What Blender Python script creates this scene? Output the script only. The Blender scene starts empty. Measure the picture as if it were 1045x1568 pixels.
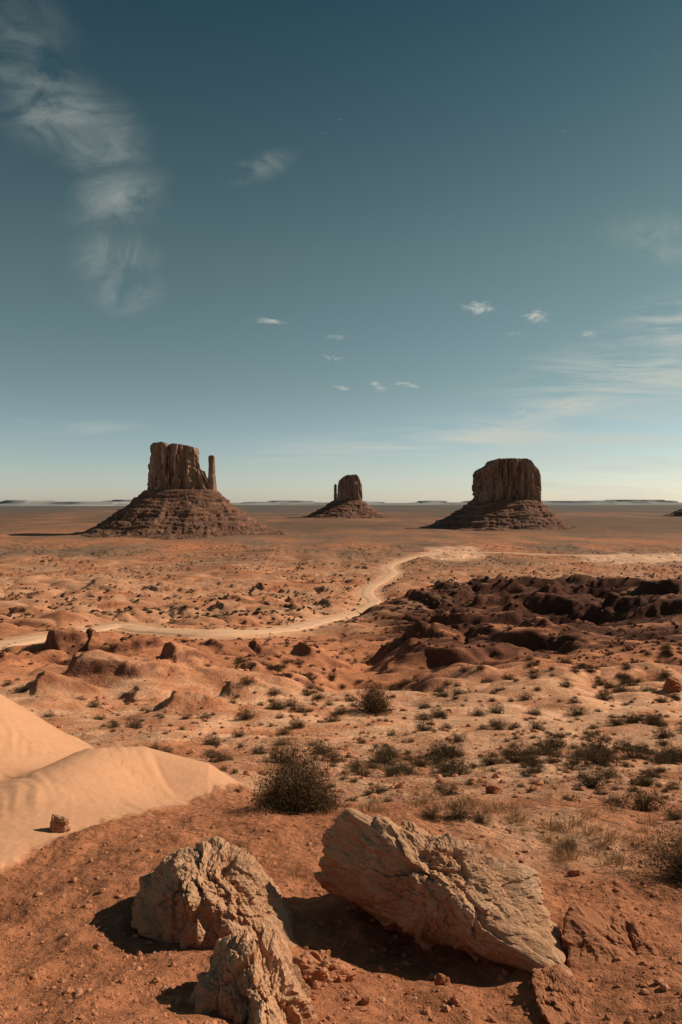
import bpy, bmesh, math, random
import numpy as np
from mathutils import Vector
random.seed(4); RS=np.random.RandomState(7)
sc=bpy.context.scene
sc.view_settings.view_transform='Standard'; sc.view_settings.look='None'
sc.view_settings.exposure=0; sc.view_settings.gamma=1

# ------------------------------------------------------------ noise
def _h(ix,iy,iz,seed):
    n=(ix.astype(np.int64)*374761393+iy.astype(np.int64)*668265263+iz.astype(np.int64)*2147483647+seed*974634777)&0xffffffff
    n=((n^(n>>13))*1274126177)&0xffffffff
    n=((n^(n>>15))*2246822519)&0xffffffff
    return n^(n>>14)
def noise2(x,y,seed=0):
    x0=np.floor(x);y0=np.floor(y);fx=x-x0;fy=y-y0
    ix=x0.astype(np.int64);iy=y0.astype(np.int64);z=np.zeros(1,np.int64)
    u=fx*fx*fx*(fx*(fx*6-15)+10);v=fy*fy*fy*(fy*(fy*6-15)+10)
    def g(a,b):
        h=_h(ix+a,iy+b,z,seed)*(2*math.pi/4294967296.)
        return np.cos(h)*(fx-a)+np.sin(h)*(fy-b)
    a=g(0,0);b=g(1,0);c=g(0,1);d=g(1,1)
    return (a+(b-a)*u+(c-a)*v+(a-b-c+d)*u*v)*1.5
def noise3(p,seed=0):
    x,y,z=p[...,0],p[...,1],p[...,2]
    x0=np.floor(x);y0=np.floor(y);z0=np.floor(z);fx=x-x0;fy=y-y0;fz=z-z0
    ix=x0.astype(np.int64);iy=y0.astype(np.int64);iz=z0.astype(np.int64)
    s=lambda f:f*f*f*(f*(f*6-15)+10)
    u,v,w=s(fx),s(fy),s(fz);out=0
    for a in (0,1):
        for b in (0,1):
            for c in (0,1):
                h=_h(ix+a,iy+b,iz+c,seed)
                gx=((h&1023)/511.5-1);gy=(((h>>10)&1023)/511.5-1);gz=(((h>>20)&1023)/511.5-1)
                wgt=(u if a else 1-u)*(v if b else 1-v)*(w if c else 1-w)
                out=out+wgt*(gx*(fx-a)+gy*(fy-b)+gz*(fz-c))
    return out*1.3
def sstep(a,b,x):
    t=np.clip((x-a)/(b-a),0,1);return t*t*(3-2*t)

# ------------------------------------------------------------ helpers
def mesh_np(name,V,F,mat=None,smooth=False,parent=None,col=None,link=True):
    V=np.ascontiguousarray(V,dtype=np.float32);F=np.ascontiguousarray(F,dtype=np.int32)
    me=bpy.data.meshes.new(name);n=F.shape[1]
    me.vertices.add(len(V));me.vertices.foreach_set('co',V.ravel())
    me.loops.add(F.size);me.loops.foreach_set('vertex_index',F.ravel())
    me.polygons.add(len(F))
    me.polygons.foreach_set('loop_start',np.arange(0,F.size,n,dtype=np.int32))
    me.polygons.foreach_set('loop_total',np.full(len(F),n,dtype=np.int32))
    me.polygons.foreach_set('use_smooth',np.full(len(F),smooth,dtype=bool))
    if col is not None:
        a=me.color_attributes.new('tint','FLOAT_COLOR','POINT')
        c=np.ones((len(V),4),np.float32);c[:,:col.shape[1]]=col
        a.data.foreach_set('color',c.ravel())
    me.update(calc_edges=True)
    if mat: me.materials.append(mat)
    if not link: return me
    ob=bpy.data.objects.new(name,me);sc.collection.objects.link(ob)
    if parent: ob.parent=parent
    return ob
def empty(name,loc=(0,0,0)):
    e=bpy.data.objects.new(name,None);sc.collection.objects.link(e);e.empty_display_size=.1;return e
def grid_faces(nr,nc,wrap=False):
    c=nc if wrap else nc-1
    i,j=np.meshgrid(np.arange(nr-1),np.arange(c),indexing='ij')
    j2=(j+1)%nc
    return np.stack([i*nc+j,i*nc+j2,(i+1)*nc+j2,(i+1)*nc+j],-1).reshape(-1,4)
# survey notes: bearing / drop readings taken from the viewpoint -> world position at a given distance
def S(a,b,dist): return np.array([(a-522.)/1045.*dist,dist,-(b-768.)/1045.*dist])

# ------------------------------------------------------------ terrain
_ty=np.array([3,3.5,4,4.5,5,7,10,15,22,33,50,75,110,170,280,400,520,700,1000,1400,40000.])
_td=np.array([.80,.745,.685,.635,.58,.46,.425,.395,.35,.305,.265,.24,.218,.195,.178,.160,.135,.104,.0748,75/1400.,75/40000.])
_ly=np.linspace(math.log(3),math.log(40000),3000)
_Dl=np.interp(_ly,np.log(_ty),_td)
k=np.exp(-np.linspace(-2,2,61)**2);k/=k.sum()
_Ds=np.convolve(np.pad(_Dl,30,mode='edge'),k,'valid')
m=_ly>math.log(1100);_Ds[m]=75/np.exp(_ly[m])
_w=sstep(math.log(3),math.log(3.6),_ly);_Ds=_Dl*(1-_w)+_Ds*_w
def base_z(y):
    yy=np.maximum(y,3.)
    return np.where(y<3,-2.4+(3-y)*.07,-yy*np.interp(np.log(yy),_ly,_Ds))
def dist_for(b):   # distance where the open slope has a given drop reading
    d=(b-768.)/1045.
    return float(np.exp(np.interp(-d,-_Ds,_ly)))
def ridge(x,y,pts,s,p=2.0,lat=1.0):
    """pts: (a,b,dist) crest readings. returns height to add"""
    P=np.array([S(*q) for q in pts]);H=P[:,2]-base_z(P[:,1])
    m=(x>P[:,0].min()-4*s)&(x<P[:,0].max()+4*s)&(y>P[:,1].min()-4*s)&(y<P[:,1].max()+4*s)
    out=np.zeros_like(x)
    X=x[m];Y=y[m]
    bd=np.full(X.shape,1e9);bh=np.zeros(X.shape)
    for i in range(len(P)-1):
        a=P[i,:2];b=P[i+1,:2];ab=b-a;t=np.clip(((X-a[0])*ab[0]+(Y-a[1])*ab[1])/(ab@ab),0,1)
        d=np.hypot(X-a[0]-t*ab[0],Y-a[1]-t*ab[1]);h=H[i]+(H[i+1]-H[i])*t
        c=d<bd;bd=np.where(c,d,bd);bh=np.where(c,h,bh)
    out[m]=bh*np.exp(-(bd/s)**p)
    return out
# road centre line
rp=[(-260,1012),(-150,1006),(-60,999),(0,988),(60,976),(120,967),(180,961),(235,965),(300,968.5),(360,968),(410,966),(450,961),(490,952),(530,943),(560,932),(573,921),(563,911),(567,900),(585,890),(598,881),(602,875),(596,869),(606,862),(640,852),(690,846),(760,846),(860,850),(960,850),(1060,852),(1200,850)]
RP=np.array([S(a,b,dist_for(b))[:2] for a,b in rp])
def catmull(P,n):
    out=[]
    for i in range(len(P)-1):
        p0=P[max(i-1,0)];p1=P[i];p2=P[i+1];p3=P[min(i+2,len(P)-1)]
        for t in np.linspace(0,1,n,endpoint=False):
            out.append(.5*((2*p1)+(-p0+p2)*t+(2*p0-5*p1+4*p2-p3)*t*t+(-p0+3*p1-3*p2+p3)*t**3))
    out.append(P[-1]);return np.array(out)
RC=catmull(RP,10)
RCz=base_z(RC[:,1])
kk=np.ones(9)/9;RCz=np.convolve(np.pad(RCz,4,mode='edge'),kk,'valid')
def road_dist(x,y):
    d=np.full(x.shape,1e9);zz=np.zeros(x.shape)
    m=(y>120)&(y<1500)
    X=x[m];Y=y[m];bd=np.full(X.shape,1e9);bz=np.zeros(X.shape)
    C=RC[::2];Cz=RCz[::2]
    for i in range(len(C)-1):
        a=C[i];b=C[i+1]
        sel=np.nonzero((X>min(a[0],b[0])-45)&(X<max(a[0],b[0])+45)&(Y>min(a[1],b[1])-45)&(Y<max(a[1],b[1])+45))[0]
        if len(sel)==0: continue
        ab=b-a;xs=X[sel];ys=Y[sel]
        t=np.clip(((xs-a[0])*ab[0]+(ys-a[1])*ab[1])/(ab@ab),0,1)
        dd=np.hypot(xs-a[0]-t*ab[0],ys-a[1]-t*ab[1]);c=dd<bd[sel]
        s2=sel[c];bd[s2]=dd[c];bz[s2]=(Cz[i]+(Cz[i+1]-Cz[i])*t)[c]
    d[m]=bd;zz[m]=bz
    return d,zz
def dune_mask(x,y):
    # pale sand lobes left of the line (-2.9,5.0)-(-1.15,10.0)
    ax,ay,bx,by=-2.95,4.9,-1.2,9.9
    L=math.hypot(bx-ax,by-ay);sd=-((x-ax)*(by-ay)-(y-ay)*(bx-ax))/L
    sd=sd+.10*noise2(x*1.7,y*1.7,51)+.06*noise2(x*6,y*6,52)+.04*noise2(x*17,y*17,53)
    return sstep(-.06,.12,sd)*sstep(13.5,11.5,y)
def terrace(z,x,y,step,seed,sharp=.22):
    q=z/step+1.1*noise2(x/(step*14),y/(step*14),seed)+.45*noise2(x/(step*3.5),y/(step*3.5),seed+1)+.12*noise2(x/(step*1.1),y/(step*1.1),seed+2)
    f=q-np.floor(q)
    return (np.floor(q)+sstep(.5-sharp,.5+sharp,f)-q)*step
def zone_right(x,y):
    t=x/np.maximum(y,1)
    return sstep(.0,.13,t+.00012*(y-150)+.05*noise2(x/40,y/40,55))*sstep(66,92,y)*sstep(430,370,y)
# knolls with a scooped, steep western side: (bearing, drop, dist, half width, height)
KN=[(34,1008,70,3.0,2.1),(-20,1022,66,3.5,1.9),(132,1052,47,2.2,1.75),(190,1000,74,3.0,2.0),(96,990,82,3.,1.7),(262,1106,33,1.2,.85),(352,1086,36.5,1.05,.95),(268,1040,52,2.0,1.35),(75,1030,56,2.2,1.3),(215,1075,40,1.5,.8),
    (470,966,120,5,2.2),(520,985,95,4,2.0),(400,1000,88,3.6,1.6),(330,1008,84,3.,1.6),(60,1075,40,1.5,.9),(440,1048,52,1.8,.9),(380,1040,58,2.2,1.1),(500,1035,60,2.2,1.),(600,1010,85,3.5,1.7),(300,975,120,4,1.3),
    (30,905,330,10,4.5),(130,893,380,12,4.5),(280,915,300,9,4.2),(460,905,330,11,5.),(500,888,420,12,5),(390,935,240,7,2.8),(200,925,270,8,3.),(60,935,250,8,3.),(340,890,400,12,4.5),(440,925,270,7,3.),(520,905,350,9,3.5),(680,870,560,14,5),(850,868,600,16,5),(150,870,560,16,5),(400,868,560,15,5)]
def knolls(x,y):
    out=np.zeros_like(x)
    for a,b,d,w,h in KN:
        xc=(a-522)/1045*d
        m=np.nonzero((np.abs(x-xc)<w*3.6)&(np.abs(y-d)<w*3.6))[0]
        if len(m)==0: continue
        X=x[m]-xc;Y=y[m]-d
        X=X+.5*w*noise2(x[m]/w*.9,y[m]/w*.9,150)+.22*w*noise2(x[m]/w*2.6,y[m]/w*2.6,151)+.25*Y
        u=np.where(X<0,X/(.36*w),X/(1.6*w));out[m]=np.maximum(out[m],h*np.exp(-u*u-(Y/w/1.15)**2))
    return out
def height(x,y,detail=True):
    Y=np.maximum(y,.5);t=x/Y
    z=base_z(y)
    dm=dune_mask(x,y)
    # left sand lobes
    z=z+2.2*np.exp(-((x+7.6)**2/(2*2.05**2)+(y-11.3)**2/(2*2.0**2)))
    z=z+ridge(x,y,[(420,1232,9.8),(385,1211,9.7),(320,1172,9.6),(220,1152,9.4),(150,1157,8.8),(60,1199,7.6),(0,1243,6.7),(-80,1300,5.9)],.75,2.)
    # hills
    hl=ridge(x,y,[(-60,1036,68),(0,1018,75),(60,995,82),(120,976,88),(195,974,88),(250,990,80),(330,1022,68)],8)
    hl=hl+ridge(x,y,[(150,1060,43),(200,1038,46),(260,1018,50),(305,1032,48),(350,1072,42)],3.6)
    hl=hl+ridge(x,y,[(-80,1050,42),(40,1056,39),(105,1080,35)],2.8)
    z=z+hl
    hr=ridge(x,y,[(640,924,290),(700,896,320),(760,884,330),(850,879,340),(950,882,330),(1045,890,300),(1200,896,290),(1400,900,280)],27)
    hr=hr+ridge(x,y,[(620,980,190),(690,948,200),(750,926,215),(830,915,220),(930,919,210),(1045,928,190),(1200,940,190),(1400,950,180)],14.5)
    hr=hr+ridge(x,y,[(540,1002,105),(620,976,125),(720,954,132),(820,956,120),(920,970,105),(1045,984,95),(1200,1002,90)],8)
    z=z+hr
    z=z-3.2*np.exp(-((x-(2.0+.04*(y-60)))/(3.5+.03*y))**2)*sstep(38,60,y)*sstep(170,120,y)
    low=sstep(85,105,y)*sstep(190,160,y)*sstep(.12,.0,t)
    z=z-1.6*low
    zr=zone_right(x,y)
    zl=sstep(34,44,y)*sstep(135,105,y)*sstep(.04,-.06,t)
    att=(1-.75*low)*(1-.65*zr)*(1-.7*zl)
    n1=noise2(x/140,y/140,3)
    z=z+4.2*n1*sstep(130,300,y)*sstep(4000,2000,y)*sstep(100,230,y)
    z=z+2.8*(np.abs(noise2(x/62,y/48,4))*2-.5)*sstep(90,200,y)*sstep(1500,1000,y)*att
    z=z+2.1*(np.abs(noise2(x/26,y/22,5))*2-.4)*sstep(45,90,y)*sstep(900,500,y)*att
    z=z+1.1*(np.abs(noise2(x/11,y/10,6))*2-.4)*sstep(22,60,y)*sstep(500,250,y)*att
    z=z+.40*(np.abs(noise2(x/4.6,y/4.2,8))*2-.4)*sstep(20,50,y)*sstep(200,120,y)*(1-.5*zr)*(1-.5*zl)
    z=z+.22*noise2(x/4.2,y/4.2,7)*sstep(8,20,y)*sstep(160,90,y)
    z=z+(.8*noise2(x/16,y/14,9)+.45*noise2(x/6.5,y/5,10))*zl
    z=z+knolls(x,y)
    # eroded badland spurs, long axis across the slope
    s_=.55+.45*sstep(100,260,y)
    wx_=x+9*noise2(x/30,y/30,140);wy_=y+7*noise2(x/26,y/26,141)
    def rg(v): return .5-1.7*np.sqrt(v*v+.004)
    z=z+zr*s_*(4.4*rg(noise2(wx_/55+wy_/60,wy_/22,142))+2.4*rg(noise2(wx_/20,wy_/12,143))+1.1*rg(noise2(wx_/8,wy_/5,144))+.4*rg(noise2(x/3.6,y/2.6,145))*sstep(300,180,y))
    z=z+terrace(z,x,y,5.2,20,.25)*zr*.6
    z=z+terrace(z,x,y,1.8,24,.25)*zl*.35
    zf=sstep(330,450,y)*sstep(1400,1000,y)
    z=z+terrace(z,x,y,3.6,28,.16)*zf*.9*sstep(-.1,.4,noise2(x/90,y/90,29)+.3)
    d,rz=road_dist(x,y)
    w=sstep(24,6.5,d);z=z*(1-w)+(rz-.1)*w
    if detail:
        rough=1-dm
        sp=.0058*(Y+4)
        for wl,am,sd in ((2.6,.10,31),(1.1,.055,32),(.5,.036,33),(.23,.025,34),(.11,.014,35),(.06,.008,36)):
            wt=sstep(2.2,4.5,wl/sp)*(rough*.95+.05)
            mm=wt>0
            if mm.any():
                n=np.zeros_like(z);n[mm]=noise2(x[mm]/wl,y[mm]/wl,sd)
                if wl<.6: n=np.where(n>0,n*1.5,n*.6)
                z=z+am*n*wt
        rip=noise2((x*.8+y*.6)*11+1.2*noise2(x*1.3,y*1.3,60),(x*.6-y*.8)*2.2,63)
        z=z+.012*rip*dm*sstep(-.3,.4,noise2(x*.9,y*.9,61)+.1)
    return z

rows=np.concatenate([np.exp(np.linspace(0,math.log(6.3),50,endpoint=False)),
    np.exp(np.linspace(math.log(6.3),math.log(1500),1060,endpoint=False)),
    np.exp(np.linspace(math.log(1500),math.log(36000),110))])
yr=rows-4
tc=np.concatenate([np.linspace(-1.5,-.56,80,endpoint=False),np.linspace(-.56,.56,900),np.linspace(.56,1.5,81)[1:]])
Yg,Tg=np.meshgrid(yr,tc,indexing='ij');Xg=Tg*(Yg+4)
nr,nc=Xg.shape
x=Xg.ravel();y=Yg.ravel()
z=height(x,y)
Zg=z.reshape(nr,nc)
dzy=np.gradient(Zg,axis=0)/np.gradient(Yg,axis=0)
dzx=np.gradient(Zg,axis=1)/np.gradient(Xg,axis=1)
bz=base_z(y)
slope=np.hypot(dzy-(np.gradient(bz.reshape(nr,nc),axis=0)/np.gradient(Yg,axis=0))*.7,dzx).ravel()
def C(*c): return np.array(c,dtype=float)
def mix(a,b,w): return a*(1-w[:,None])+b*w[:,None]
red=C(.51,.20,.095);sand=C(.69,.38,.22);pale=C(.61,.315,.175);darkred=C(.20,.075,.044);veg=C(.145,.087,.055);far_haze=C(.125,.108,.095)
col=np.tile(red,(len(x),1))
nA=noise2(x/3.0,y/3.0,70)*.6+noise2(x/1.1,y/1.1,71)*.5+noise2(x/.35,y/.35,72)*.45*sstep(30,15,y)
t=x/np.maximum(y,1)
w=sstep(7.5,11,y)*sstep(70,38,y)*np.clip(.56+1.0*nA+.25*sstep(-.2,.1,t)-.12,0,1)
col=mix(col,sand*1.03,w)
w=sstep(1.,.2,np.hypot((x-2.2)/1.9,(y-6.6)/1.7))*np.clip(.6+nA,0,1);col=mix(col,sand*1.02,w*.8)
nB=noise2(x/60,y/45,73)*.6+noise2(x/22,y/14,74)*.5+noise2(x/9,y/6,75)*.35*sstep(400,200,y)
w=sstep(140,260,y)*sstep(1200,700,y)*np.clip(.38+1.0*nB,0,1);col=mix(col,sand*.88,w)
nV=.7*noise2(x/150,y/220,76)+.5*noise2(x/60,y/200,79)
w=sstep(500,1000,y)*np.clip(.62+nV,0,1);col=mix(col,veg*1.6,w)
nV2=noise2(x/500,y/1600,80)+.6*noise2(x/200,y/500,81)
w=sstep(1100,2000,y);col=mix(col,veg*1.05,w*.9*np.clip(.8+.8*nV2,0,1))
w=sstep(2200,7000,y);col=mix(col,far_haze,w*np.clip(.9+.5*nV2,0,1))  # greyer with distance: aerial haze painted into the ground colour
w=sstep(10000,20000,y);col=mix(col,C(.23,.225,.215),w)  # paler still towards the horizon, the same painted haze
w=sstep(.40,.9,slope)*sstep(25,50,y)*sstep(3000,1500,y);col=mix(col,darkred,w*.85)  # steep ground: dark red rock, with ledge and hollow shade painted in
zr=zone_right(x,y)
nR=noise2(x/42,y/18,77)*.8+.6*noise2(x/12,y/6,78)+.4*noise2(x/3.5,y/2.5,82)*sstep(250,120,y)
w=zr*np.clip(.60+.95*nR+.7*sstep(.1,.5,slope),0,1);col=mix(col,darkred*.48,w*.95)  # dark shale and brush, plus shade of the ridge fronts painted in
zl=sstep(40,52,y)*sstep(125,100,y)*sstep(.02,-.1,t)
col=mix(col,red*.95,zl*.6*(1-sstep(.4,.8,slope)))
def patch(a,b,ra,rb,s=1.,c=pale):
    global col
    bb=768+1045*(-bz/np.maximum(y,1));aa=522+1045*t
    q=np.hypot((aa-a)/ra,(bb-b)/rb)+.35*nB
    col=mix(col,c,sstep(1.15,.75,q)*s*(y>20))
patch(690,849,52,12,.9,C(.78,.45,.28));patch(990,855,100,8,.9,C(.76,.45,.28));patch(240,945,150,14,.4,sand);patch(120,900,200,12,.3,sand)
w=sstep(345,362,y)*sstep(470,420,y)*sstep(.2,.26,t);col=mix(col,sand*.95,w*.7)
d,_=road_dist(x,y)
col=mix(col,sand*1.1,sstep(15,6,d)*.75)
dm=dune_mask(x,y);col=mix(col,pale,dm)
near=np.clip(14/np.maximum(y,1),0,1)*(1-dm)-dm

# ------------------------------------------------------------ materials
def new_mat(name):
    m=bpy.data.materials.new(name);m.use_nodes=True;nt=m.node_tree
    b=nt.nodes['Principled BSDF'];b.inputs['Roughness'].default_value=.95
    b.inputs['Specular IOR Level'].default_value=.1
    return m,nt,b
def N(nt,t,**kw):
    n=nt.nodes.new(t)
    for k,v in kw.items(): setattr(n,k,v)
    return n
def noise_node(nt,vec,scale,detail=6,rough=.6,dist=0):
    n=N(nt,'ShaderNodeTexNoise');n.inputs['Scale'].default_value=scale;n.inputs['Detail'].default_value=detail
    n.inputs['Roughness'].default_value=rough;n.inputs['Distortion'].default_value=dist
    nt.links.new(vec,n.inputs['Vector']);return n.outputs['Fac']
def mrange(nt,v,a,b,c,d,smooth=False):
    n=N(nt,'ShaderNodeMapRange');
    if smooth:n.interpolation_type='SMOOTHSTEP'
    for i,q in zip((1,2,3,4),(a,b,c,d)): n.inputs[i].default_value=q
    nt.links.new(v,n.inputs[0]);return n.outputs[0]
def math_(nt,op,a,b=None,clamp=False):
    n=N(nt,'ShaderNodeMath',operation=op);n.use_clamp=clamp
    for i,v in enumerate((a,b)):
        if v is None: continue
        if isinstance(v,(int,float)): n.inputs[i].default_value=v
        else: nt.links.new(v,n.inputs[i])
    return n.outputs[0]
def mixc(nt,f,a,b,bt='MIX'):
    n=N(nt,'ShaderNodeMix',data_type='RGBA',blend_type=bt)
    for s,v in ((0,f),(6,a),(7,b)):
        if isinstance(v,(int,float)): n.inputs[s].default_value=v
        elif isinstance(v,(tuple,list)): n.inputs[s].default_value=tuple(v)+((1,) if len(v)==3 else ())
        else: nt.links.new(v,n.inputs[s])
    return n.outputs[2]
def bump(nt,b,h,strength,dist,prev=None):
    n=N(nt,'ShaderNodeBump');n.inputs['Distance'].default_value=dist
    if isinstance(strength,(int,float)): n.inputs['Strength'].default_value=strength
    else: nt.links.new(strength,n.inputs['Strength'])
    nt.links.new(h,n.inputs['Height'])
    if prev: nt.links.new(prev,n.inputs['Normal'])
    nt.links.new(n.outputs[0],b.inputs['Normal']);return n.outputs[0]

gm,nt,b=new_mat('desert_ground')
at=N(nt,'ShaderNodeAttribute',attribute_name='tint');geo=N(nt,'ShaderNodeNewGeometry');P=geo.outputs['Position']
al=at.outputs['Alpha'];na=math_(nt,'MAXIMUM',al,0.);du=mrange(nt,al,-1,0,.22,1)
f1=noise_node(nt,P,9,4,.7);f2=noise_node(nt,P,1.1,3,.6);f3=noise_node(nt,P,.07,5,.65);f4=noise_node(nt,P,38,2,.7)
mul=math_(nt,'MULTIPLY',mrange(nt,f1,.3,.7,.66,1.30),mrange(nt,f2,.3,.7,.80,1.18))
mul=math_(nt,'MULTIPLY',mul,mrange(nt,f3,.3,.7,.72,1.22))
mul=math_(nt,'ADD',math_(nt,'MULTIPLY',math_(nt,'SUBTRACT',mul,1.),du),1.)
sp_=mrange(nt,f4,.58,.68,0,1);sp_=math_(nt,'MULTIPLY',sp_,na)
vm=N(nt,'ShaderNodeVectorMath',operation='SCALE');nt.links.new(at.outputs['Color'],vm.inputs[0]);nt.links.new(mul,vm.inputs['Scale'])
cf=mixc(nt,math_(nt,'MULTIPLY',sp_,.5),vm.outputs[0],(.19,.07,.04))
nt.links.new(cf,b.inputs['Base Color'])
pb=bump(nt,b,noise_node(nt,P,26,4,.75),na,.035)
pb=bump(nt,b,noise_node(nt,P,.5,5,.75),math_(nt,'MULTIPLY',du,.6),.5,pb)
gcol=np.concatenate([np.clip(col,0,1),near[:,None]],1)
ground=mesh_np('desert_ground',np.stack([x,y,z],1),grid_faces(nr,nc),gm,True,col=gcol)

# road
rm,nt,b=new_mat('dirt_road');geo=N(nt,'ShaderNodeNewGeometry');P=geo.outputs['Position']
c_=mixc(nt,mrange(nt,noise_node(nt,P,.15,4),.35,.65,0,1),(.64,.37,.22),(.77,.47,.29));nt.links.new(c_,b.inputs['Base Color'])
tg=np.gradient(RC,axis=0);tg/=np.linalg.norm(tg,axis=1)[:,None]+1e-9;nrm=np.stack([-tg[:,1],tg[:,0]],1)
offs=np.array([-1,-.8,-.4,0,.4,.8,1]);hw=4.6+1.1*noise2(np.arange(len(RC))/6.,np.zeros(len(RC)),9)
V=[]
for i in range(len(RC)):
    for o in offs:
        p=RC[i]+nrm[i]*o*hw[i];V.append((p[0],p[1],RCz[i]+.28-.38*(abs(o)>.9)-.05*abs(o)))
mesh_np('dirt_road',V,grid_faces(len(RC),7),rm,True)

# ------------------------------------------------------------ rocks
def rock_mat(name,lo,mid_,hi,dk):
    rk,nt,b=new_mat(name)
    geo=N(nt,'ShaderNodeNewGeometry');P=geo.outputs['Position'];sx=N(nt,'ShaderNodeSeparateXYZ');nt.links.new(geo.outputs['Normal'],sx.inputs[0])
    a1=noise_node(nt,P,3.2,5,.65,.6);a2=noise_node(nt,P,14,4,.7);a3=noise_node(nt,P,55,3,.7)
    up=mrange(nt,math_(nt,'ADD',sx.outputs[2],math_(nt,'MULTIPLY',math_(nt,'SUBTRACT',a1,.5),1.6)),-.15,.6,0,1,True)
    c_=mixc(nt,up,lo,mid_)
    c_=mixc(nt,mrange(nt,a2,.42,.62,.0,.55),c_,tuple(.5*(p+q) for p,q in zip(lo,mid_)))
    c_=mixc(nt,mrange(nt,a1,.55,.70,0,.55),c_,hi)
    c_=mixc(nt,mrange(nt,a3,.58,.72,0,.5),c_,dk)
    c_=mixc(nt,mrange(nt,geo.outputs['Pointiness'],.36,.485,.75,0),c_,dk)  # crevices darkened by pointiness: recess shade painted into the colour
    nt.links.new(c_,b.inputs['Base Color'])
    pb=bump(nt,b,noise_node(nt,P,22,5,.78),.9,.025);pb=bump(nt,b,a3,.6,.008,pb)
    return rk
rk=rock_mat('sandstone_boulder',(.38,.155,.075),(.60,.34,.195),(.76,.48,.31),(.17,.08,.045))
rkr=rock_mat('red_sandstone_boulder',(.27,.088,.042),(.43,.18,.09),(.52,.25,.135),(.12,.048,.028))

def ico(sub):
    bm=bmesh.new();bmesh.ops.create_icosphere(bm,subdivisions=sub,radius=1)
    bm.verts.ensure_lookup_table()
    V=np.array([v.co[:] for v in bm.verts]);F=np.array([[v.index for v in f.verts] for f in bm.faces]);bm.free();return V,F
ICO={i:ico(i) for i in (1,2,5,6,7)}
def cells(Q,hd,K,R):
    cp=(R.rand(K,3)*2-1)*hd*1.1
    b1=np.full(len(Q),1e9,np.float32);b2=b1.copy();idx=np.zeros(len(Q),np.int32);Qf=Q.astype(np.float32)
    for i in range(K):
        dd=((Qf-cp[i].astype(np.float32))**2).sum(1);mm=dd<b1
        b2=np.where(mm,b1,np.minimum(b2,dd));b1=np.where(mm,dd,b1);idx[mm]=i
    return idx,cp,np.sqrt(b2)-np.sqrt(b1)
def make_rock(name,pts,sub=6,seed=1,sdir=(0.3,.2,1),chip=.05,groove=.02,gf=14,p=26,mat=None,grow=1.04):
    """sdir: bedding normal. Layers show as parallel broken steps."""
    R=np.random.RandomState(seed)
    pts=np.array(pts);c=(pts.max(0)+pts.min(0))/2*.5+pts.mean(0)*.5
    bm=bmesh.new()
    for q in pts: bm.verts.new(q-c)
    bmesh.ops.convex_hull(bm,input=bm.verts)
    bm.faces.ensure_lookup_table();bm.normal_update()
    pl=[]
    for f in bm.faces:
        n=np.array(f.normal);d=float(n@np.array(f.verts[0].co))
        if d<0:n=-n;d=-d
        pl.append((n,max(d,.02)))
    bm.free()
    V,F=ICO[sub];hd=(pts.max(0)-pts.min(0))/2
    D=V*hd;D/=np.linalg.norm(D,axis=1)[:,None]
    acc=0
    for n,d in pl: acc=acc+(np.maximum(D@n,0)/d)**p
    r=acc**(-1/p)*grow
    Q=D*r[:,None];size=float(np.sort(hd)[1])
    a=np.array(sdir,float);a/=np.linalg.norm(a)
    bdir=np.cross(a,(0,1,.2));bdir/=np.linalg.norm(bdir);cdir=np.cross(a,bdir)
    M=np.stack([a,bdir,cdir])
    wq=Q+.14*size*np.stack([noise3(Q/size*1.6,seed+i) for i in range(3)],1)+.03*size*np.stack([noise3(Q/size*9,seed+5+i) for i in range(3)],1)
    An=(wq@M.T)*np.array([2.2,1,.9]);hA=np.abs(An).max(0)
    disp=0
    for K,am,cr,tl in ((60,1.15,.15,.5),(420,.55,.25,.55),(1500 if sub>=7 else 500,.28,.2,.5)):
        idx,cp,e=cells(An,hA,K,R)
        tilt=R.randn(K,3)*tl;off=R.rand(K)-.65
        cell=(hA.prod()*8/K)**(1/3.)
        disp=disp+chip*am*(off[idx]+np.clip(((An-cp[idx])/cell*tilt[idx]).sum(1),-.8,.8)*1.3)*(1-.5*np.exp(-e/(cell*.08)))
        disp=disp-chip*am*cr*np.exp(-e/(cell*.04))
    L=(wq@a);q=L*gf*.8+.7*noise3(Q/size*2.2,seed+60);fr=q-np.floor(q)
    mk=sstep(-.25,.35,noise3(Q/size*2.0,seed+50))
    disp=disp+groove*.9*(sstep(0,.25,fr)-fr)*(.2+.8*mk)
    G=np.stack([wq@a*gf*1.2,wq@bdir*gf*.4,wq@cdir*gf*.4],1)
    g=np.abs(noise3(G,seed+40))
    disp-=groove*(.6*mk*np.exp(-g*10))
    disp+=.06*size*noise3(Q/size*2.6,seed+42)+.03*size*noise3(Q/size*7,seed+43)+.022*size*noise3(Q/size*18,seed+44)+.013*size*noise3(Q/size*42,seed+45)+.007*size*noise3(Q/size*90,seed+46)
    V2=c+Q+D*disp[:,None]
    return mesh_np(name,V2,F,mat or rk,False)
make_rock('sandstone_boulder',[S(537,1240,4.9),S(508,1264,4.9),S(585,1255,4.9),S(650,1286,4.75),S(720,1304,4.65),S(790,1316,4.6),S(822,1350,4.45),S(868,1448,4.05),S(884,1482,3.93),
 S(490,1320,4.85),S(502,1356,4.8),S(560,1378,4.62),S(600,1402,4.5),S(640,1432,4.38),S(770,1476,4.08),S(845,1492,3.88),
 S(560,1385,5.1),S(700,1440,4.7),S(820,1450,4.6),S(800,1380,5.1),S(600,1330,5.4)],7,11,(.5,.25,.85),.058,.026,12,grow=1.05)
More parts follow.
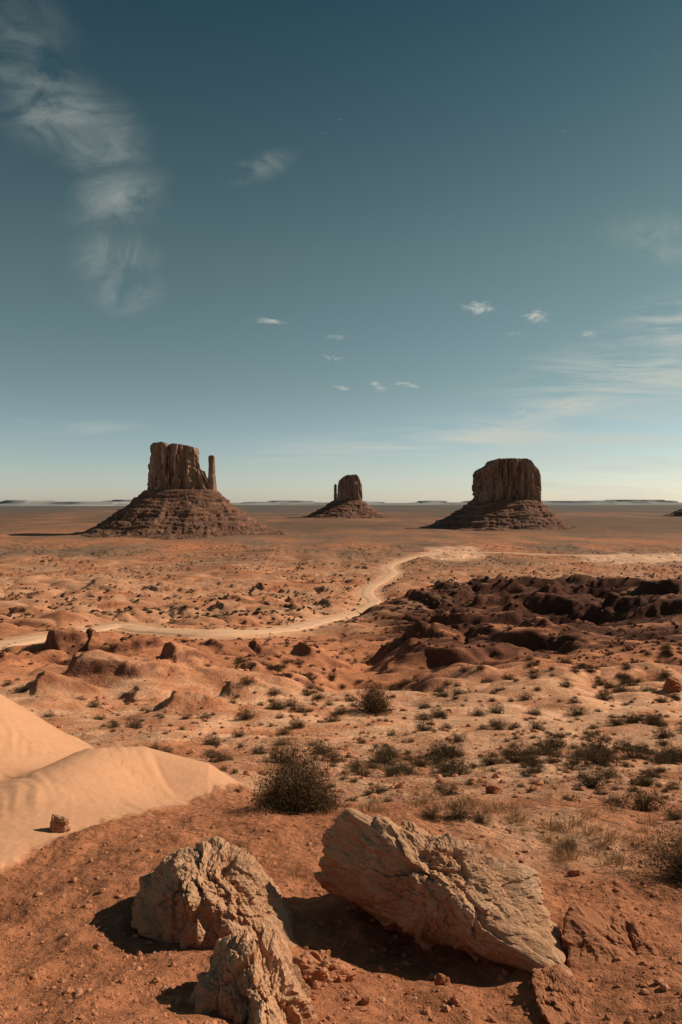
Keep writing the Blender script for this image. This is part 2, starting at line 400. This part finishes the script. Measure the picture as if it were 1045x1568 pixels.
make_rock('sandstone_boulder',[S(200,1388,4.75),S(216,1348,4.85),S(264,1304,4.9),S(350,1290,4.95),S(380,1310,4.85),S(404,1352,4.7),S(438,1398,4.55),S(446,1437,4.4),
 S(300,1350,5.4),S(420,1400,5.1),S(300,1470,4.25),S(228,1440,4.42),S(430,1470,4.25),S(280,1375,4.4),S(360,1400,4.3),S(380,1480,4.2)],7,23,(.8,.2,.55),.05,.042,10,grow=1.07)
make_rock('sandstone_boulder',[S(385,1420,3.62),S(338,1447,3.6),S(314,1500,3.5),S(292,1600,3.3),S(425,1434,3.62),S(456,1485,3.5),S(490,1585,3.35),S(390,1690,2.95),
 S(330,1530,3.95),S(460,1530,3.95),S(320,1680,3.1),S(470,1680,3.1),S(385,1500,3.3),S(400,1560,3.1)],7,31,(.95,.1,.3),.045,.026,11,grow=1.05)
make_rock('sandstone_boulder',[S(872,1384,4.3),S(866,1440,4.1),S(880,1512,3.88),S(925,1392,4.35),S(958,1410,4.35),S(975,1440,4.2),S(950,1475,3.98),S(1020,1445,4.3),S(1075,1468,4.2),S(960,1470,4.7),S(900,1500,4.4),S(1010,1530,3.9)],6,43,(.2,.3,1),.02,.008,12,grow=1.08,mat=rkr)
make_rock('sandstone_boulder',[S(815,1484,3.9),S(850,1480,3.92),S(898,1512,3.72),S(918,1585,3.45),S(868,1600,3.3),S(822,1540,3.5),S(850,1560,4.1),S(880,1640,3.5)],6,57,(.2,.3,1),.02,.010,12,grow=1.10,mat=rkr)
rr,nt,b=new_mat('red_slab_rock');geo=N(nt,'ShaderNodeNewGeometry');P=geo.outputs['Position']
nt.links.new(mixc(nt,mrange(nt,noise_node(nt,P,6,4,.7),.35,.65,0,1),(.34,.125,.06),(.56,.26,.14)),b.inputs['Base Color']);bump(nt,b,noise_node(nt,P,20,4,.7),.7,.02)
def small_rock(a,b,w,h,seed,name='loose_rock',mat=None,sub=5):
    d=dist_for(b)
    c=np.array([(a-522)/1045*d,d,0.]);c[2]=float(height(np.array([c[0]]),np.array([c[1]]))[0])
    R=np.random.RandomState(seed);W=w/1045*d/2;H=h/1045*d
    pts=[]
    for i in range(16):
        th=R.rand()*6.28;q=R.rand()
        rad=(.75+.3*R.rand())*(1-.45*q)
        pts.append(c+np.array([math.cos(th)*W*rad,math.sin(th)*W*.8*rad,q*H*.95]))
    for i in range(5):
        th=i*1.256;pts.append(c+np.array([math.cos(th)*W*.9,math.sin(th)*W*.7,-.3*H]))
    make_rock(name,pts,sub,seed,(.2,.3,1),W*.10,W*.05,6/W*.4,20,mat)
small_rock(92,1280,38,30,3);small_rock(490,1492,125,30,5,mat=rr);small_rock(677,1497,32,20,6,mat=rr)
small_rock(757,1214,34,16,7,mat=rr);small_rock(880,1340,26,12,8,mat=rr);small_rock(235,1430,24,16,9);small_rock(288,1440,34,22,10)
small_rock(612,1206,18,10,13,mat=rr);small_rock(1030,1068,36,20,14,mat=rkr)
small_rock(700,1528,30,14,15,mat=rr);small_rock(560,1530,20,12,16,mat=rr);small_rock(150,1460,16,9,17,mat=rr)

def scatter_mesh(name,tmpls,pos,scale,rotz,mat,squash=None,smooth=False,parent=None):
    Vs=[];Fs=[];o=0
    ch=RS.randint(0,len(tmpls),len(pos))
    for k,(tv,tf) in enumerate(tmpls):
        s=np.nonzero(ch==k)[0]
        if len(s)==0: continue
        c=np.cos(rotz[s])[:,None];q=np.sin(rotz[s])[:,None]
        X=tv[None,:,0]*c-tv[None,:,1]*q;Y=tv[None,:,0]*q+tv[None,:,1]*c;Z=np.repeat(tv[None,:,2],len(s),0)
        V=np.stack([X,Y,Z],-1)*scale[s][:,None,None]+pos[s][:,None,:]
        F=tf[None]+(np.arange(len(s))*len(tv))[:,None,None]+o
        o+=len(s)*len(tv);Vs.append(V.reshape(-1,3));Fs.append(F.reshape(-1,tf.shape[1]))
    return mesh_np(name,np.concatenate(Vs),np.concatenate(Fs),mat,smooth,parent)
def stone_t(seed,sub=1):
    R=np.random.RandomState(seed);V,F=ICO[sub];V=V*np.array([1,.75,.55])
    V=V*(1+.32*noise3(V*1.6+seed*3,seed))[:,None]+R.randn(*V.shape)*.05;return V,F
st=[stone_t(i) for i in range(8)]+[stone_t(i+30,2) for i in range(4)]
def pts_in(n,y0,y1,tmin=-.75,tmax=.75,pw=1.):
    yy=np.exp(RS.uniform(math.log(y0),math.log(y1),n)) if pw==0 else np.sqrt(RS.uniform(y0**2,y1**2,n))
    return RS.uniform(tmin,tmax,n)*yy,yy
px,py=pts_in(12000,2.6,26,pw=0)
keep=(dune_mask(px,py)<.2);px=px[keep];py=py[keep]
sz=.005+.026*RS.rand(len(px))**6+.004*RS.rand(len(px))*py*.25
scatter_mesh('gravel',st,np.stack([px,py,height(px,py)+sz*.1],1),sz,RS.rand(len(px))*6.28,rr)
px,py=pts_in(2600,9,75,pw=0);keep=(dune_mask(px,py)<.2);px=px[keep];py=py[keep]
sz=(.03+.12*RS.rand(len(px))**4)*(py/18)**.5
scatter_mesh('loose_stones',st,np.stack([px,py,height(px,py)+sz*.1],1),sz,RS.rand(len(px))*6.28,rr)
rub,nt,b=new_mat('dark_rubble');geo=N(nt,'ShaderNodeNewGeometry')
nt.links.new(mixc(nt,geo.outputs['Random Per Island'],(.10,.04,.025),(.24,.09,.05)),b.inputs['Base Color'])
px,py=pts_in(8000,62,420,pw=0)
cl=noise2(px/18,py/14,90)+.45*zone_right(px,py);keep=cl>.18;px=px[keep];py=py[keep]
sz=(.2+.7*RS.rand(len(px))**3)*(py/180)**.6
scatter_mesh('rock_rubble',st[:8],np.stack([px,py,height(px,py)+sz*.15],1),sz,RS.rand(len(px))*6.28,rub)

# ------------------------------------------------------------ shrubs
def leaf_mat(name,a,b_,c):
    m,nt,b=new_mat(name);g=N(nt,'ShaderNodeNewGeometry')
    r=g.outputs['Random Per Island']
    cc=mixc(nt,r,a,b_);cc=mixc(nt,mrange(nt,r,.85,.95,0,1),cc,c);nt.links.new(cc,b.inputs['Base Color']);return m
sh_m=leaf_mat('shrub_foliage',(.065,.041,.020),(.14,.092,.047),(.23,.155,.085))
sh2=leaf_mat('sage_foliage',(.065,.050,.027),(.14,.105,.058),(.26,.19,.11))
gr_m=leaf_mat('dry_grass_blades',(.30,.19,.095),(.50,.34,.18),(.58,.42,.24))
fs_m=leaf_mat('far_scrub_foliage',(.055,.036,.021),(.09,.060,.034),(.13,.08,.045))
def shrub_t(seed,stems,leaves,H=.75,wst=.008,lf=.035,shell=.7):
    R=np.random.RandomState(seed)
    th=R.rand(stems)*6.283;el=np.arcsin(R.uniform(.0,1,stems))
    ph=R.rand(4)*6.28
    def lob(th,el): return 1+.13*np.sin(th*2+ph[0])+.10*np.sin(th*5+ph[1])*np.cos(el)+.10*np.sin(th*3+el*5+ph[2])+.06*np.sin(th*9+el*7+ph[3])
    ln=R.uniform(.6,1.04,stems)*lob(th,el)
    d=np.stack([np.cos(th)*np.cos(el),np.sin(th)*np.cos(el),np.sin(el)*H],1)*ln[:,None]
    base=np.stack([np.cos(th),np.sin(th),th*0],1)*(R.rand(stems)*.15)[:,None]
    pts=[base]
    for i in range(1,5):
        f=i/4.;pts.append(base+d*f+np.array([0,0,.06])*math.sin(f*3.14)+R.randn(stems,3)*.035*f)
    side=np.cross(d,R.randn(stems,3));side/=np.linalg.norm(side,axis=1)[:,None]+1e-6
    V=[];F=[]
    for i,pp in enumerate(pts):
        w=wst*(1-.19*i);V+= [pp-side*w,pp+side*w]
    V=np.concatenate(V)
    for i in range(4):
        a=np.arange(stems)+2*i*stems;b_=a+stems;c=a+2*stems;e=a+3*stems
        F+=[np.stack([a,b_,e],1),np.stack([a,e,c],1)]
    F=np.concatenate(F);o=len(V)
    nsp=max(12,leaves//16);th2=R.rand(nsp)*6.283;el2=np.arcsin(R.uniform(-.02,1,nsp))
    rr_=R.uniform(0,1,nsp)**.45*lob(th2,el2)*R.uniform(.86,1.06,nsp)
    Cc=np.stack([np.cos(th2)*np.cos(el2),np.sin(th2)*np.cos(el2),np.abs(np.sin(el2))*H],1)*rr_[:,None]
    si=R.randint(0,nsp,leaves)
    P0=Cc[si]+R.randn(leaves,3)*np.array([.065,.065,.055])
    P0[:,2]=np.maximum(P0[:,2],.01)
    a=R.randn(leaves,3);a[:,2]+=.4;a/=np.linalg.norm(a,axis=1)[:,None];b2=R.randn(leaves,3);b2/=np.linalg.norm(b2,axis=1)[:,None]
    l=(lf*(.6+.9*R.rand(leaves)))[:,None]
    LV=np.stack([P0-a*l,P0+a*l,P0+b2*l*.6],1).reshape(-1,3)
    LF=np.arange(leaves*3).reshape(-1,3)+o
    return np.concatenate([V,LV]),np.concatenate([F,LF])
def gz(a,b): return float(height(np.array([float(a)]),np.array([float(b)]))[0])
def put_mesh(name,T,loc,s,mat,rot=0,sz=1.):
    V,F=T;ob=mesh_np(name,V,F,mat);ob.location=loc;ob.scale=(s,s,s*sz);ob.rotation_euler=(0,0,rot);return ob
y0=dist_for(1242);x0=(452-522)/1045*y0
put_mesh('desert_bush',shrub_t(1,1500,30000,1.0,.004,.019),(x0,y0,gz(x0,y0)-.03),.55,sh_m,0,1.25)
y0=dist_for(1090);x0=(573-522)/1045*y0
put_mesh('desert_bush',shrub_t(2,500,8500,1.1,.006,.034),(x0,y0,gz(x0,y0)-.05),.95,sh_m,0,1.5)
x0,y0=2.76,5.35
put_mesh('desert_bush',shrub_t(3,900,14000,.95,.004,.019),(x0,y0,gz(x0,y0)-.02),.42,sh_m,0,1.15)
scrub=empty('desert_scrub')
tm=[mesh_np('shrub',*shrub_t(10+i,170,2600,.92,.009,.040),sh_m if i%3 else sh2,link=False) for i in range(8)]
def grass_t(seed,n=90):
    R=np.random.RandomState(seed);th=R.rand(n)*6.28;r=R.rand(n)**.6*.5;le=R.uniform(.25,.7,n)
    p=np.stack([np.cos(th)*r,np.sin(th)*r,th*0],1);d=np.stack([np.cos(th)*.7*R.rand(n),np.sin(th)*.7*R.rand(n),np.ones(n)],1)*le[:,None]+R.randn(n,3)*.1
    sd=R.randn(n,3)*.5;sd[:,2]=0;sd/=np.linalg.norm(sd,axis=1)[:,None];w=.010
    m_=p+d*.55;tip=p+d*np.array([1.4,1.4,.9])
    V=np.concatenate([p-sd*w,p+sd*w,m_-sd*w*.8,m_+sd*w*.8,tip]);i=np.arange(n)
    F=np.concatenate([np.stack([i,i+n,i+3*n],1),np.stack([i,i+3*n,i+2*n],1),np.stack([i+2*n,i+3*n,i+4*n],1)])
    return V,F
gt=[mesh_np('grass_tuft',*grass_t(60+i),gr_m,link=False) for i in range(5)]
def place(me_list,x,y,s,parent,nm,sq=(.8,1.2)):
    z=height(x,y)
    for i in range(len(x)):
        ob=bpy.data.objects.new('%s_%d'%(nm,i),me_list[random.randrange(len(me_list))]);sc.collection.objects.link(ob)
        ob.parent=parent;ob.location=(x[i],y[i],z[i]-.03*s[i]);ob.rotation_euler=(0,0,random.random()*6.28)
        q=random.uniform(*sq);ob.scale=(s[i],s[i],s[i]*q)
px,py=pts_in(1250,13,75,-.7,.8)
px2,py2=pts_in(70,9.8,22,-.0,.75);px=np.concatenate([px,px2]);py=np.concatenate([py,py2])
tt=px/py
dens=np.clip(.55+1.1*noise2(px/7,py/7,95),0,1)*sstep(-.22,.02,tt)+.14
keep=(RS.rand(len(px))<dens)&(dune_mask(px,py)<.1)&(np.hypot(px+.6,py-8)>1.2)
px=px[keep];py=py[keep];sz=.20+.34*RS.rand(len(px))**1.5;sz*=1+.35*sstep(30,60,py)
place(tm,px,py,sz,scrub,'shrub')
px,py=pts_in(1000,8.5,40,-.35,.75,pw=0);keep=(RS.rand(len(px))<np.clip(.6+noise2(px/3,py/3,98),0,1))&(dune_mask(px,py)<.1);px=px[keep];py=py[keep]
place(tm,px,py,(.05+.08*RS.rand(len(px)))*(py/14)**.4,scrub,'seedling')
L=[(905,1195,42),(985,1220,50),(940,1225,32),(750,1160,32),(650,1115,26),(685,1205,34),(810,1160,34),(555,1172,38),(508,1160,28),(455,1105,26),(325,1130,26),(340,1160,24),(255,1143,16),(395,1150,20),(820,1110,20),(945,1105,26),(760,1088,22),(885,1085,24),(610,1168,22),(1035,1240,28),(1000,1180,26),(845,1162,20),(700,1130,22),(925,1070,24),(365,1125,18),(700,1250,36),(660,1255,30),(735,1253,28),(580,1205,20),(870,1290,26),(1015,1120,26),(805,1185,22)]
lx=[];lyy=[];ls=[]
for a,b_,w in L:
    d_=dist_for(b_+w*.35);lx.append((a-522)/1045*d_);lyy.append(d_);ls.append(w/1045*d_*.72)
place(tm,np.array(lx),np.array(lyy),np.array(ls),scrub,'shrub_noted',(1.,1.3))
grass=empty('dry_grass')
px=np.concatenate([RS.normal(1.2,.55,30),RS.normal(2.3,.5,30)]);py=np.concatenate([RS.normal(7.6,.6,30),RS.normal(6.4,.5,30)])
gx,gy=pts_in(240,8.5,24,-.12,.7);px=np.concatenate([px,gx]);py=np.concatenate([py,gy])
keep=(py>5.6)&(dune_mask(px,py)<.1);px=px[keep];py=py[keep]
place(gt,px,py,.08+.13*RS.rand(len(px)),grass,'tuft')
mid=[shrub_t(80+i,16,110,.8,.05,.15) for i in range(6)]
px,py=pts_in(6500,55,300,-.75,.75)
dens=np.clip(.30+1.2*noise2(px/25,py/25,96)+.8*zone_right(px,py),0.03,1)
d,_=road_dist(px,py);keep=(RS.rand(len(px))<dens)&(d>7);px=px[keep];py=py[keep]
sz=(.3+.5*RS.rand(len(px)))*(1+.5*sstep(100,260,py))
scatter_mesh('scrub_middle_distance',mid,np.stack([px,py,height(px,py)-.03],1),sz,RS.rand(len(px))*6.28,fs_m)
fm=[]
for i in range(6):
    V,F=ICO[1];R=np.random.RandomState(i);V=V*np.array([1,1,.62])*(1+R.uniform(-.3,.3,len(V)))[:,None]+np.array([0,0,.35]);fm.append((V,F))
px,py=pts_in(12000,270,1300,-.7,.7,pw=0);q1=pts_in(4000,300,1300,-.7,.7);px=np.concatenate([px,q1[0]]);py=np.concatenate([py,q1[1]])
dens=np.clip(.34+1.5*noise2(px/80,py/110,97)+.6*noise2(px/25,py/25,99)+.4*zone_right(px,py),0.02,1)*sstep(1300,800,py)
d,_=road_dist(px,py);keep=(RS.rand(len(px))<dens)&(d>8);px=px[keep];py=py[keep]
sz=.45+1.0*RS.rand(len(px))**1.8
scatter_mesh('scrub_plain',fm,np.stack([px,py,height(px,py)],1),sz,RS.rand(len(px))*6.28,fs_m)

# ------------------------------------------------------------ buttes
bmat,nt,b=new_mat('butte_sandstone');geo=N(nt,'ShaderNodeNewGeometry');P=geo.outputs['Position']
mp=N(nt,'ShaderNodeMapping');mp.inputs['Scale'].default_value=(1,1,.12);nt.links.new(P,mp.inputs[0])
s1=noise_node(nt,mp.outputs[0],.09,5,.7);s2=noise_node(nt,P,.02,4,.6)
c_=mixc(nt,mrange(nt,s1,.38,.62,0,1),(.13,.078,.058),(.41,.26,.18))
c_=mixc(nt,mrange(nt,s2,.4,.7,0,.5),c_,(.22,.125,.088))
nt.links.new(c_,b.inputs['Base Color']);bump(nt,b,s1,.9,5)
tmat,nt,b=new_mat('butte_talus');geo=N(nt,'ShaderNodeNewGeometry');P=geo.outputs['Position']
mp=N(nt,'ShaderNodeMapping');mp.inputs['Scale'].default_value=(.10,.10,1);nt.links.new(P,mp.inputs[0])
s1=noise_node(nt,mp.outputs[0],.16,5,.65);s2=noise_node(nt,P,.06,5,.75)
c_=mixc(nt,mrange(nt,s1,.38,.62,0,1),(.13,.064,.044),(.28,.14,.085))
c_=mixc(nt,mrange(nt,s2,.46,.64,0,.7),c_,(.095,.056,.040))
nt.links.new(c_,b.inputs['Base Color']);bump(nt,b,s2,.8,4)
def sell(th,hw,hd,n=3.4): return 1/((np.abs(np.cos(th))/hw)**n+(np.abs(np.sin(th))/hd)**n)**(1/n)
def tower(name,parent,cx,cy,hw,hd,zb,prof,seed,flute=6.,nth=760,nz=130,lean=.05):
    th=np.linspace(0,2*math.pi,nth,endpoint=False)
    pr=np.array(prof,float);v=np.linspace(0,1,nz);rin=np.linspace(1,0,26)[1:]
    T,Vv=np.meshgrid(th,np.concatenate([v,np.ones(25)]),indexing='xy')
    shrink=np.concatenate([np.ones(nz),rin])[:,None]
    r0=sell(T,hw,hd)
    zr_=zb+Vv*(pr[:,1].max()-zb)
    def fl(wl,vs,sd): return np.abs(noise3(np.stack([np.cos(T)*hw/wl,np.sin(T)*hd/wl,zr_/(wl*vs)+sd],-1),sd))
    disp=flute*(fl(26,6,seed)*3.4-.9)+flute*.6*(fl(11,8,seed+1)*2.6-.6)+flute*.25*(fl(4.5,7,seed+2)*2-.4)
    disp+=flute*.35*noise3(np.stack([np.cos(T)*2.5,np.sin(T)*2.5,zr_/8.],-1),seed+3)
    blk=noise3(np.stack([np.cos(T)*hw/14,np.sin(T)*hd/14,zr_/22.],-1),seed+4);disp+=flute*.5*sstep(.05,.12,blk)-flute*.25
    r=(r0+np.minimum(disp,flute*.5))*(1+lean*(1-Vv)**2-.02*Vv)
    edge=np.clip((Vv-.93)/.07,0,1);r=r*(1-.05*edge**2)
    r=r*shrink
    X=cx+r*np.cos(T);Y=cy+r*np.sin(T)
    top=np.interp(X,pr[:,0],pr[:,1])
    top=top+1.8*noise3(np.stack([X/14,Y/14,X*0],-1),seed+5)+1.2*noise3(np.stack([X/5,Y/5,X*0],-1),seed+6)
    Z=zb+Vv*(top-zb)
    mesh_np(name,np.stack([X,Y,Z],-1).reshape(-1,3),grid_faces(*X.shape,wrap=True),bmat,False,parent)
def talus(name,parent,cx,cy,hw,hd,zt,left,right,front,back,seed,zbot=-79,step=9):
    nth=1000;ns=240;th=np.linspace(0,2*math.pi,nth,endpoint=False);s=np.linspace(-.35,1,ns)
    T,Sg=np.meshgrid(th,s,indexing='xy')
    r0=sell(T,hw,hd,2.6)
    ex=np.where(np.cos(T)>0,right,left);ey=np.where(np.sin(T)>0,back,front)
    ext=1/np.sqrt((np.cos(T)/ex)**2+(np.sin(T)/ey)**2)
    ext=ext*(1+.22*noise3(np.stack([np.cos(T)*2,np.sin(T)*2,T*0+seed],-1),seed))
    r=np.where(Sg<0,r0*(1+Sg*2.6),r0+Sg*ext)
    X=cx+r*np.cos(T);Y=cy+r*np.sin(T)
    f=np.interp(Sg,[-.35,0,.04,.10,.25,.5,.75,1],[1.02,1.,.95,.82,.62,.33,.11,0])
    Z=zbot+(zt-zbot)*f
    am=np.clip(Sg*(1.08-Sg)*4,0,1)*(zt-zbot)
    wv=.35*noise3(np.stack([X/45,Y/45,X*0],-1),seed+20)
    g=np.abs(noise3(np.stack([np.cos(T+wv)*4,np.sin(T+wv)*4,Sg*2.2],-1),seed+1))*1.7-.5
    g2=np.abs(noise3(np.stack([X/26,Y/26,Z/60],-1),seed+2))*1.7-.4
    g3=np.abs(noise3(np.stack([X/11,Y/11,Z/25],-1),seed+3))*1.7-.4
    Z=Z+am*(.055*g+.028*g2+.012*g3)
    for zz,hh in ((.72,7.),(.45,5.),(.22,3.5)):
        z0=zbot+(zt-zbot)*zz+4*noise2(X/70,Y/70,seed+9)
        msk=sstep(-.3,.1,noise3(np.stack([X/60,Y/60,X*0+zz*9],-1),seed+11))
        Z=Z+hh*msk*(sstep(-1.5,1.,Z-z0)*np.exp(-np.maximum(Z-z0,0)/16.))
    q=Z/step+.5*noise2(X/60,Y/60,seed)+.3*noise2(X/17,Y/17,seed+4);fr=q-np.floor(q)
    Z=Z+(np.floor(q)+sstep(.2,.8,fr)-q)*step*.6*np.clip(am/30,0,1)
    Z=Z+1.0*noise3(np.stack([X/9,Y/9,Z/9],-1),seed+7)*np.clip(am/20,0,1)+.7*noise3(np.stack([X/4,Y/4,Z/4],-1),seed+8)*np.clip(am/20,0,1)
    mesh_np(name,np.stack([X,Y,Z],-1).reshape(-1,3),grid_faces(*X.shape,wrap=True),tmat,False,parent)
def W(d,pts): return [((a-522)/1045*d,(768-b_)/1045*d) for a,b_ in pts]
def wx(a,d): return (a-522)/1045*d
d=1650;e=empty('sandstone_butte')
tower('main_wall',e,wx(267,d),d,61,42,wx(522,d)+20,W(d,[(215,712),(228,700),(231,686),(238,679),(256,679),(262,683),(270,681),(288,683),(300,686),(305,694),(312,712)]),101,9)
tower('shoulder',e,wx(310,d),d-6,17,20,18,W(d,[(298,712),(305,716),(309,721),(313,722),(316,731),(322,738),(330,746)]),111,4.5,420,80)
tower('thumb',e,wx(324.5,d),d-4,8.0,11,14,W(d,[(316,720),(319,706),(321,698),(326,697),(330,701),(334,720)]),121,2.0,300,90,.55)
talus('talus',e,wx(277,d),d,84,60,27,175,190,185,170,131)
d=3300;e=empty('sandstone_butte')
tower('main_wall',e,wx(535.5,d),d,57,52,-6,W(d,[(512,748),(517,743),(519,736),(525,731),(530,728),(545,727),(549,730),(552,738),(556,745)]),201,7)
tower('thumb',e,wx(513.5,d),d-4,7,11,-10,W(d,[(508,752),(511,744),(513,741),(516,743),(519,750)]),211,1.5,260,70,.4)
talus('talus',e,wx(533,d),d,74,62,3,175,155,220,170,221,-80,10)
d=2000;e=empty('sandstone_butte')
tower('main_wall',e,wx(774.5,d),d,90,72,-8,W(d,[(722,728),(728,723),(736,718),(748,712),(751,706),(757,704),(800,704),(805,707),(808,712),(816,718),(821,726),(826,735)]),303,12)
talus('talus',e,wx(774.5,d),d,95,78,4,175,105,165,160,311)
d=3600;e=empty('sandstone_butte')
tower('main_wall',e,wx(1100,d),d,70,55,10,W(d,[(1070,745),(1078,732),(1120,730),(1130,742)]),403,7,400,90)
talus('talus',e,wx(1100,d),d,80,62,15,235,235,220,170,411,-80,10)

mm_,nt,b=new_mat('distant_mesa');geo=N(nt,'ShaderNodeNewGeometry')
c_=mixc(nt,mrange(nt,noise_node(nt,geo.outputs['Position'],.0006,4),.4,.6,0,1),(.22,.225,.225),(.34,.33,.31));nt.links.new(c_,b.inputs['Base Color'])  # pale greys: distance haze painted into the mesa colour
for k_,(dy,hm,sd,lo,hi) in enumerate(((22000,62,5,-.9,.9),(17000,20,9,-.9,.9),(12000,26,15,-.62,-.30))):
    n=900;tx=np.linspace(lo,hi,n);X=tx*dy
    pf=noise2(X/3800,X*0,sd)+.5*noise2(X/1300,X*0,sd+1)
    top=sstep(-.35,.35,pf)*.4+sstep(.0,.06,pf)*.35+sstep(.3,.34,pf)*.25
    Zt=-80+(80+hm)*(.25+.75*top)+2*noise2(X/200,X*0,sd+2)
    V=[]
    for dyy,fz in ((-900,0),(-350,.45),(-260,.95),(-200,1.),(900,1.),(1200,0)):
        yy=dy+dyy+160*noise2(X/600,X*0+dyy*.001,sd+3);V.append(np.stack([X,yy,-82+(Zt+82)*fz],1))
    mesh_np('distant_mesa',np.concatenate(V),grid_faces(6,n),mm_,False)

# ------------------------------------------------------------ light, sky, camera
el=math.radians(34);az=math.radians(68)   # azimuth clockwise from +Y
sd=Vector((math.sin(az)*math.cos(el),math.cos(az)*math.cos(el),math.sin(el)))
sl=bpy.data.lights.new('sun','SUN');sl.energy=4.85;sl.angle=math.radians(.53);sl.color=(1,.865,.70)
so=bpy.data.objects.new('sun',sl);sc.collection.objects.link(so);so.rotation_euler=(-sd).to_track_quat('-Z','Y').to_euler()
w=bpy.data.worlds.new('World');sc.world=w;w.use_nodes=True;nt=w.node_tree
try: w.cycles.sampling_method='NONE'
except Exception as ex: print(ex)
bg=nt.nodes['Background'];STR=.066;bg.inputs['Strength'].default_value=STR
sky=N(nt,'ShaderNodeTexSky');sky.sky_type='NISHITA';sky.sun_disc=False;sky.sun_elevation=el;sky.sun_rotation=az
sky.altitude=1700;sky.air_density=1.;sky.dust_density=1.6;sky.ozone_density=1.5
tc_=N(nt,'ShaderNodeTexCoord');sp=N(nt,'ShaderNodeSeparateXYZ');nt.links.new(tc_.outputs['Generated'],sp.inputs[0])
cr=N(nt,'ShaderNodeValToRGB');nt.links.new(sp.outputs[2],cr.inputs[0]);R_=cr.color_ramp
stops=[(0,(.74,.71,.74)),(.05,(.69,.67,.62)),(.16,(.61,.60,.44)),(.33,(.52,.55,.355)),(.60,(.175,.30,.232)),(1,(.12,.25,.21))]
R_.elements[0].position=0;R_.elements[0].color=stops[0][1]+(1,);R_.elements[1].position=1;R_.elements[1].color=stops[-1][1]+(1,)
for p_,c in stops[1:-1]:
    e_=R_.elements.new(p_);e_.color=c+(1,)
vm=N(nt,'ShaderNodeVectorMath',operation='SCALE');nt.links.new(cr.outputs[0],vm.inputs[0]);vm.inputs['Scale'].default_value=2.0
tint=mixc(nt,1.,sky.outputs[0],vm.outputs[0],'MULTIPLY')
yc=math_(nt,'MAXIMUM',sp.outputs[1],.04)
U=math_(nt,'DIVIDE',sp.outputs[0],yc);Vv=math_(nt,'DIVIDE',sp.outputs[2],yc)
cb=N(nt,'ShaderNodeCombineXYZ');nt.links.new(U,cb.inputs[0]);nt.links.new(Vv,cb.inputs[1]);UV=cb.outputs[0]
def mapn(rot,sx_,sy_,off=(0,0)):
    a=N(nt,'ShaderNodeMapping');a.vector_type='POINT';a.inputs['Rotation'].default_value=(0,0,rot);a.inputs['Scale'].default_value=(sx_,sy_,1);a.inputs['Location'].default_value=(off[0],off[1],0)
    nt.links.new(UV,a.inputs[0]);return a.outputs[0]
nW=noise_node(nt,mapn(.35,4.5,7.5,(3,1)),1.6,7,.62,1.1)
nS=noise_node(nt,mapn(-.12,2.4,22),1.6,7,.66,.7)
nP=noise_node(nt,mapn(0,10,24),2.4,5,.70,1.4)
def blobs(lst):
    tot=None
    for a,b_,ra,rb,rot,amp in lst:
        m_=N(nt,'ShaderNodeMapping');m_.vector_type='TEXTURE'
        m_.inputs['Location'].default_value=((a-522)/1045.,(768-b_)/1045.,0);m_.inputs['Rotation'].default_value=(0,0,rot)
        m_.inputs['Scale'].default_value=(ra/1045.,rb/1045.,1);nt.links.new(UV,m_.inputs[0])
        l=N(nt,'ShaderNodeVectorMath',operation='LENGTH');nt.links.new(m_.outputs[0],l.inputs[0])
        o=mrange(nt,l.outputs['Value'],0,1,amp,0,True)
        tot=o if tot is None else math_(nt,'MAXIMUM',tot,o)
    return tot
mW=blobs([(30,60,130,120,.3,.45),(80,165,170,90,-.5,.95),(150,215,110,90,-.5,.9),(175,300,120,70,.1,.95),(172,392,90,60,0,1.),(190,445,80,50,0,.8),(400,257,75,28,.35,.8),(1020,365,130,50,-.2,.8)])
mS=blobs([(1010,578,360,80,.05,1.5),(900,615,290,60,.28,1.5),(760,672,360,60,.10,1.5),(990,655,320,60,.03,1.4),(570,690,300,45,.03,1.25),(90,655,180,20,0,.6),(800,740,640,50,0,1.),(1030,500,150,70,.3,1.1),(860,712,400,38,.03,1.3)])
mP=blobs([(733,472,54,20,.1,1.),(823,487,42,24,-.1,1.),(905,512,46,17,0,.88),(410,492,54,11,-.05,.9),(578,591,34,13,-.4,.95),(625,590,40,13,-.1,.82),(520,515,42,10,0,.8),(510,548,34,11,0,.68),(780,510,34,11,0,.72),(1040,461,22,10,0,.95),(525,595,36,10,-.2,.75),(720,635,40,14,0,.85),(795,632,60,16,.1,.85)])
dW=math_(nt,'MULTIPLY',mrange(nt,nW,.38,.74,0,1),mW)
dS=math_(nt,'MULTIPLY',mrange(nt,nS,.42,.72,0,1),mS)
dP=mrange(nt,math_(nt,'ADD',nP,math_(nt,'MULTIPLY',math_(nt,'SUBTRACT',mP,1.),.36)),.30,.66,0,.8,True)
dn=math_(nt,'MAXIMUM',math_(nt,'MAXIMUM',math_(nt,'MULTIPLY',dW,.5),math_(nt,'MULTIPLY',dS,.8)),dP)
dn=math_(nt,'MULTIPLY',dn,mrange(nt,sp.outputs[1],.05,.2,0,1),True)
dn=math_(nt,'MINIMUM',dn,.88)
cloud=tuple(v/STR for v in (.57,.58,.51))
fin=mixc(nt,dn,tint,cloud);nt.links.new(fin,bg.inputs['Color'])

cd=bpy.data.cameras.new('camera');cd.sensor_fit='VERTICAL';cd.sensor_height=36;cd.lens=24;cd.shift_y=-.0102
cd.clip_start=.05;cd.clip_end=100000
co=bpy.data.objects.new('camera',cd);sc.collection.objects.link(co);co.location=(0,0,0);co.rotation_euler=(math.radians(90),0,0)
sc.camera=co
